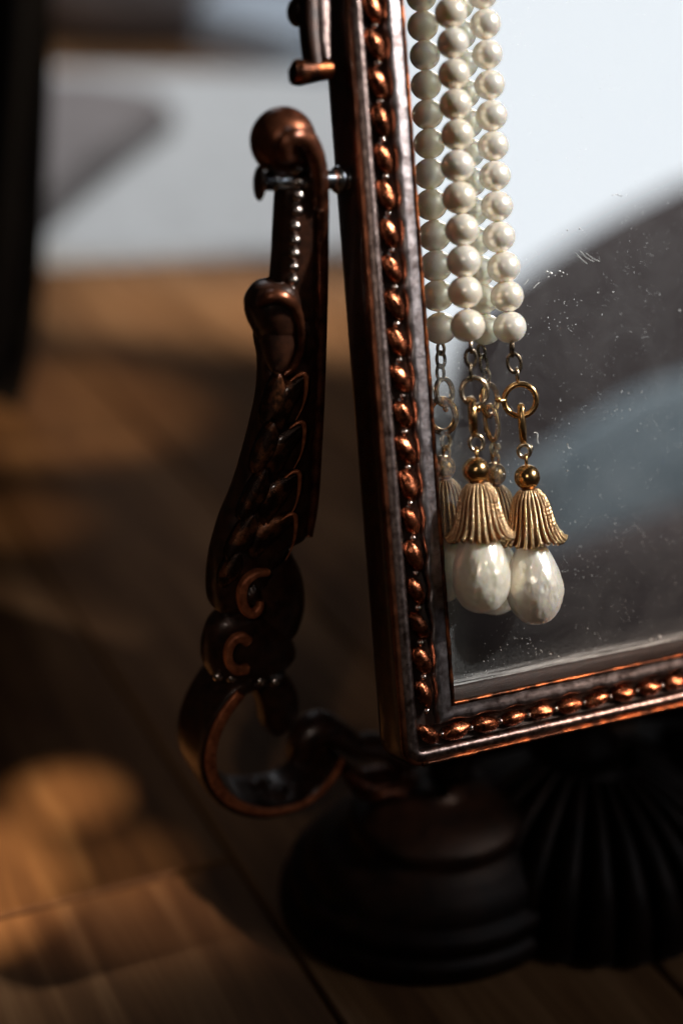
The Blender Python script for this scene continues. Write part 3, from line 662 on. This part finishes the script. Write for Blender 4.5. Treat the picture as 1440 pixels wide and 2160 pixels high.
bell(rM, q(1007, 1017, .9), axM, 1.0, .6)
drop(rM, q(1017.5, 1293, 2.6), axM, 6.85, 21, 11.7)
# ------------------------------------------------------------------ things around, far out of focus
def box_px(name, x0, x1, y0, y1, z0, z1, m, rz=0., bev=6, label=None, cat=None, parent=None):
    V, F = rounded_slab(-(x1-x0)/2, (x1-x0)/2, -(y1-y0)/2, (y1-y0)/2, z0, z1, bev)
    Rz = Matrix.Rotation(rz, 3, 'Z'); cx, cy = (x0+x1)/2, (y0+y1)/2
    o = mk(name, [Rz @ Vector(v)+Vector((cx, cy, 0)) for v in V], F, m, parent, sm=False)
    if label: tag(o, label, cat)
    return o
box_px('rug', -300, 1500, 735, 1640, FLOOR_Z, FLOOR_Z+6, M_RUG, label='pale grey rug lying on the wooden floor behind the mirror', cat='rug')
edge = catmull([Vector((x, y, 0)) for x, y in ((128, -500), (124, -200), (118, 0), (108, 300), (96, 550), (78, 720), (40, 850), (-40, 950))], 6)
V = []; nc = 26
for e in edge:
    for j in range(nc):
        p = atY(e.x-j*26, e.y, 470); p.y += 16*math.sin(j*1.1+p.z*.004)+8*noise.noise(p*.01); V.append(p)
k = len(V); V += [v+Vector((0, 5, 0)) for v in V]
F = [f[::-1] for f in grid_faces(len(edge), nc)]+[tuple(i+k for i in f) for f in grid_faces(len(edge), nc)]
F += [(i*nc, (i+1)*nc, (i+1)*nc+k, i*nc+k) for i in range(len(edge)-1)]
dr = mk('drape', V, F, M_BLACKW); tag(dr, 'black cloth drape hanging blurred along the left side of the picture', 'drape')
def pouf(name, cx, cy, rx, ry, h, m, label, cat, rz=0., power=3.5, lo=0.):
    V, F = ellipsoid_data(40, 24); Rz = Matrix.Rotation(rz, 3, 'Z'); out = []
    for v in V:
        f = [math.copysign(abs(t)**(2/power), t) for t in v]
        p = Vector((f[0]*rx, f[1]*ry, f[2]*h/2))*(1+.02*noise.noise(v*2))
        out.append(Rz @ p+Vector((cx, cy, FLOOR_Z+lo+h/2)))
    o = mk(name, out, F, m); tag(o, label, cat); return o
def prism(name, px, h, m, label, cat):
    P = [atZ(x, y, FLOOR_Z+7) for x, y in px]; n = len(P); c = sum(P, Vector())/n; V = []
    for k, z in ((1, 0), (1.02, h*.35), (1, h*.75), (.93, h)): V += [c+(p-c)*k+Vector((0, 0, z)) for p in P]
    F = [f[::-1] for f in grid_faces(4, n, cv=True)]+[tuple(range(3*n, 4*n))]
    o = mk(name, V, F, m, sm=False); tag(o, label, cat); return o
prism('floor_cushion', [(20, 560), (110, 480), (200, 400), (290, 330), (365, 275), (330, 240), (200, 215), (60, 205), (-60, 300)], 28, M_BROWN, 'brown leather floor cushion blurred on the pale rug', 'cushion')
a = atZ(300, 90); pouf('storage_box', a.x-30, a.y+60, 170, 150, 190, M_BROWN, 'dark reddish brown box blurred at the rear of the rug', 'box', rz=.2)
box_px('folded_blanket', 700, 1350, 1660, 2100, FLOOR_Z, FLOOR_Z+90, M_BLUE, rz=.15, bev=30, label='pale blue folded blanket blurred behind the rug', cat='blanket')
# things the mirror looks at
def place(az, dist): return Vector((90+math.sin(R(az))*dist, 50-math.cos(R(az))*dist, 0))
wp = place(44, 1620); wrot = Matrix.Rotation(R(44), 3, 'Z')
win = empty('window', (wp.x, wp.y, FLOOR_Z+480)); tag(win, 'bright white daylit window reflected in the upper part of the mirror', 'window')
def slab_at(name, c, rot, x0, x1, y0, y1, z0, z1, m, parent, bev=3):
    V, F = rounded_slab(x0, x1, y0, y1, z0, z1, bev); F = F+[(3, 2, 1, 0)]
    return mk(name, [rot @ Vector(v)+Vector((c.x, c.y, FLOOR_Z)) for v in V], F, m, parent, sm=False)
slab_at('pane_or_fill', wp, wrot, -430, 330, -12, 0, 520, 1400, M_PANE, win)
M_FILL_PANE = plain('upper_fill_pane', (.8, .8, .8), (.8, .8, .8), 1, emit=((.92, .95, 1.0), 4.0))  # added glowing panel above the reflected window, fill for the pearls' backs
slab_at('pane_or_fill', wp, wrot, -430, 330, -12, 0, 1460, 1900, M_FILL_PANE, win)
slab_at('sill', wp, wrot, -470, 370, -10, 60, 480, 518, M_WFRAME, win)
slab_at('side_frame', wp, wrot, -490, -432, -15, 30, 520, 1400, M_WFRAME, win)
slab_at('side_frame', wp, wrot, 332, 390, -15, 30, 520, 1400, M_WFRAME, win)
slab_at('top_frame', wp, wrot, -490, 390, -15, 30, 1403, 1460, M_WFRAME, win)
ap = place(55, 1150); arot = Matrix.Rotation(R(52), 3, 'Z')
ch = empty('armchair', (ap.x, ap.y, FLOOR_Z)); tag(ch, 'dark brown upholstered armchair reflected in the middle of the mirror', 'armchair')
def cushion(name, c, rot, hx, hy, hz, z, m, parent, power=4., nz=.03):
    V, F = ellipsoid_data(48, 28); out = []
    for v in V:
        f = [math.copysign(abs(t)**(2/power), t) for t in v]
        p = Vector((f[0]*hx, f[1]*hy, f[2]*hz))*(1+nz*noise.noise(v*2.5))
        out.append(rot @ p+Vector((c.x, c.y, FLOOR_Z+z)))
    return mk(name, out, F, m, parent)
cushion('backrest', ap, arot, 560, 90, 285, 340, M_CHAIR, ch, power=3.8)
fr = arot @ Vector((0, 1, 0))
cushion('seat', ap+fr*200, arot, 500, 190, 90, 170, M_CHAIR, ch, power=4.5)
th = cushion('throw_blanket', place(47, 850), arot, 300, 60, 130, 225, M_THROW, None, power=3.2, nz=.12)
tag(th, 'slate blue throw hanging over the armchair front, reflected low in the mirror', 'blanket')
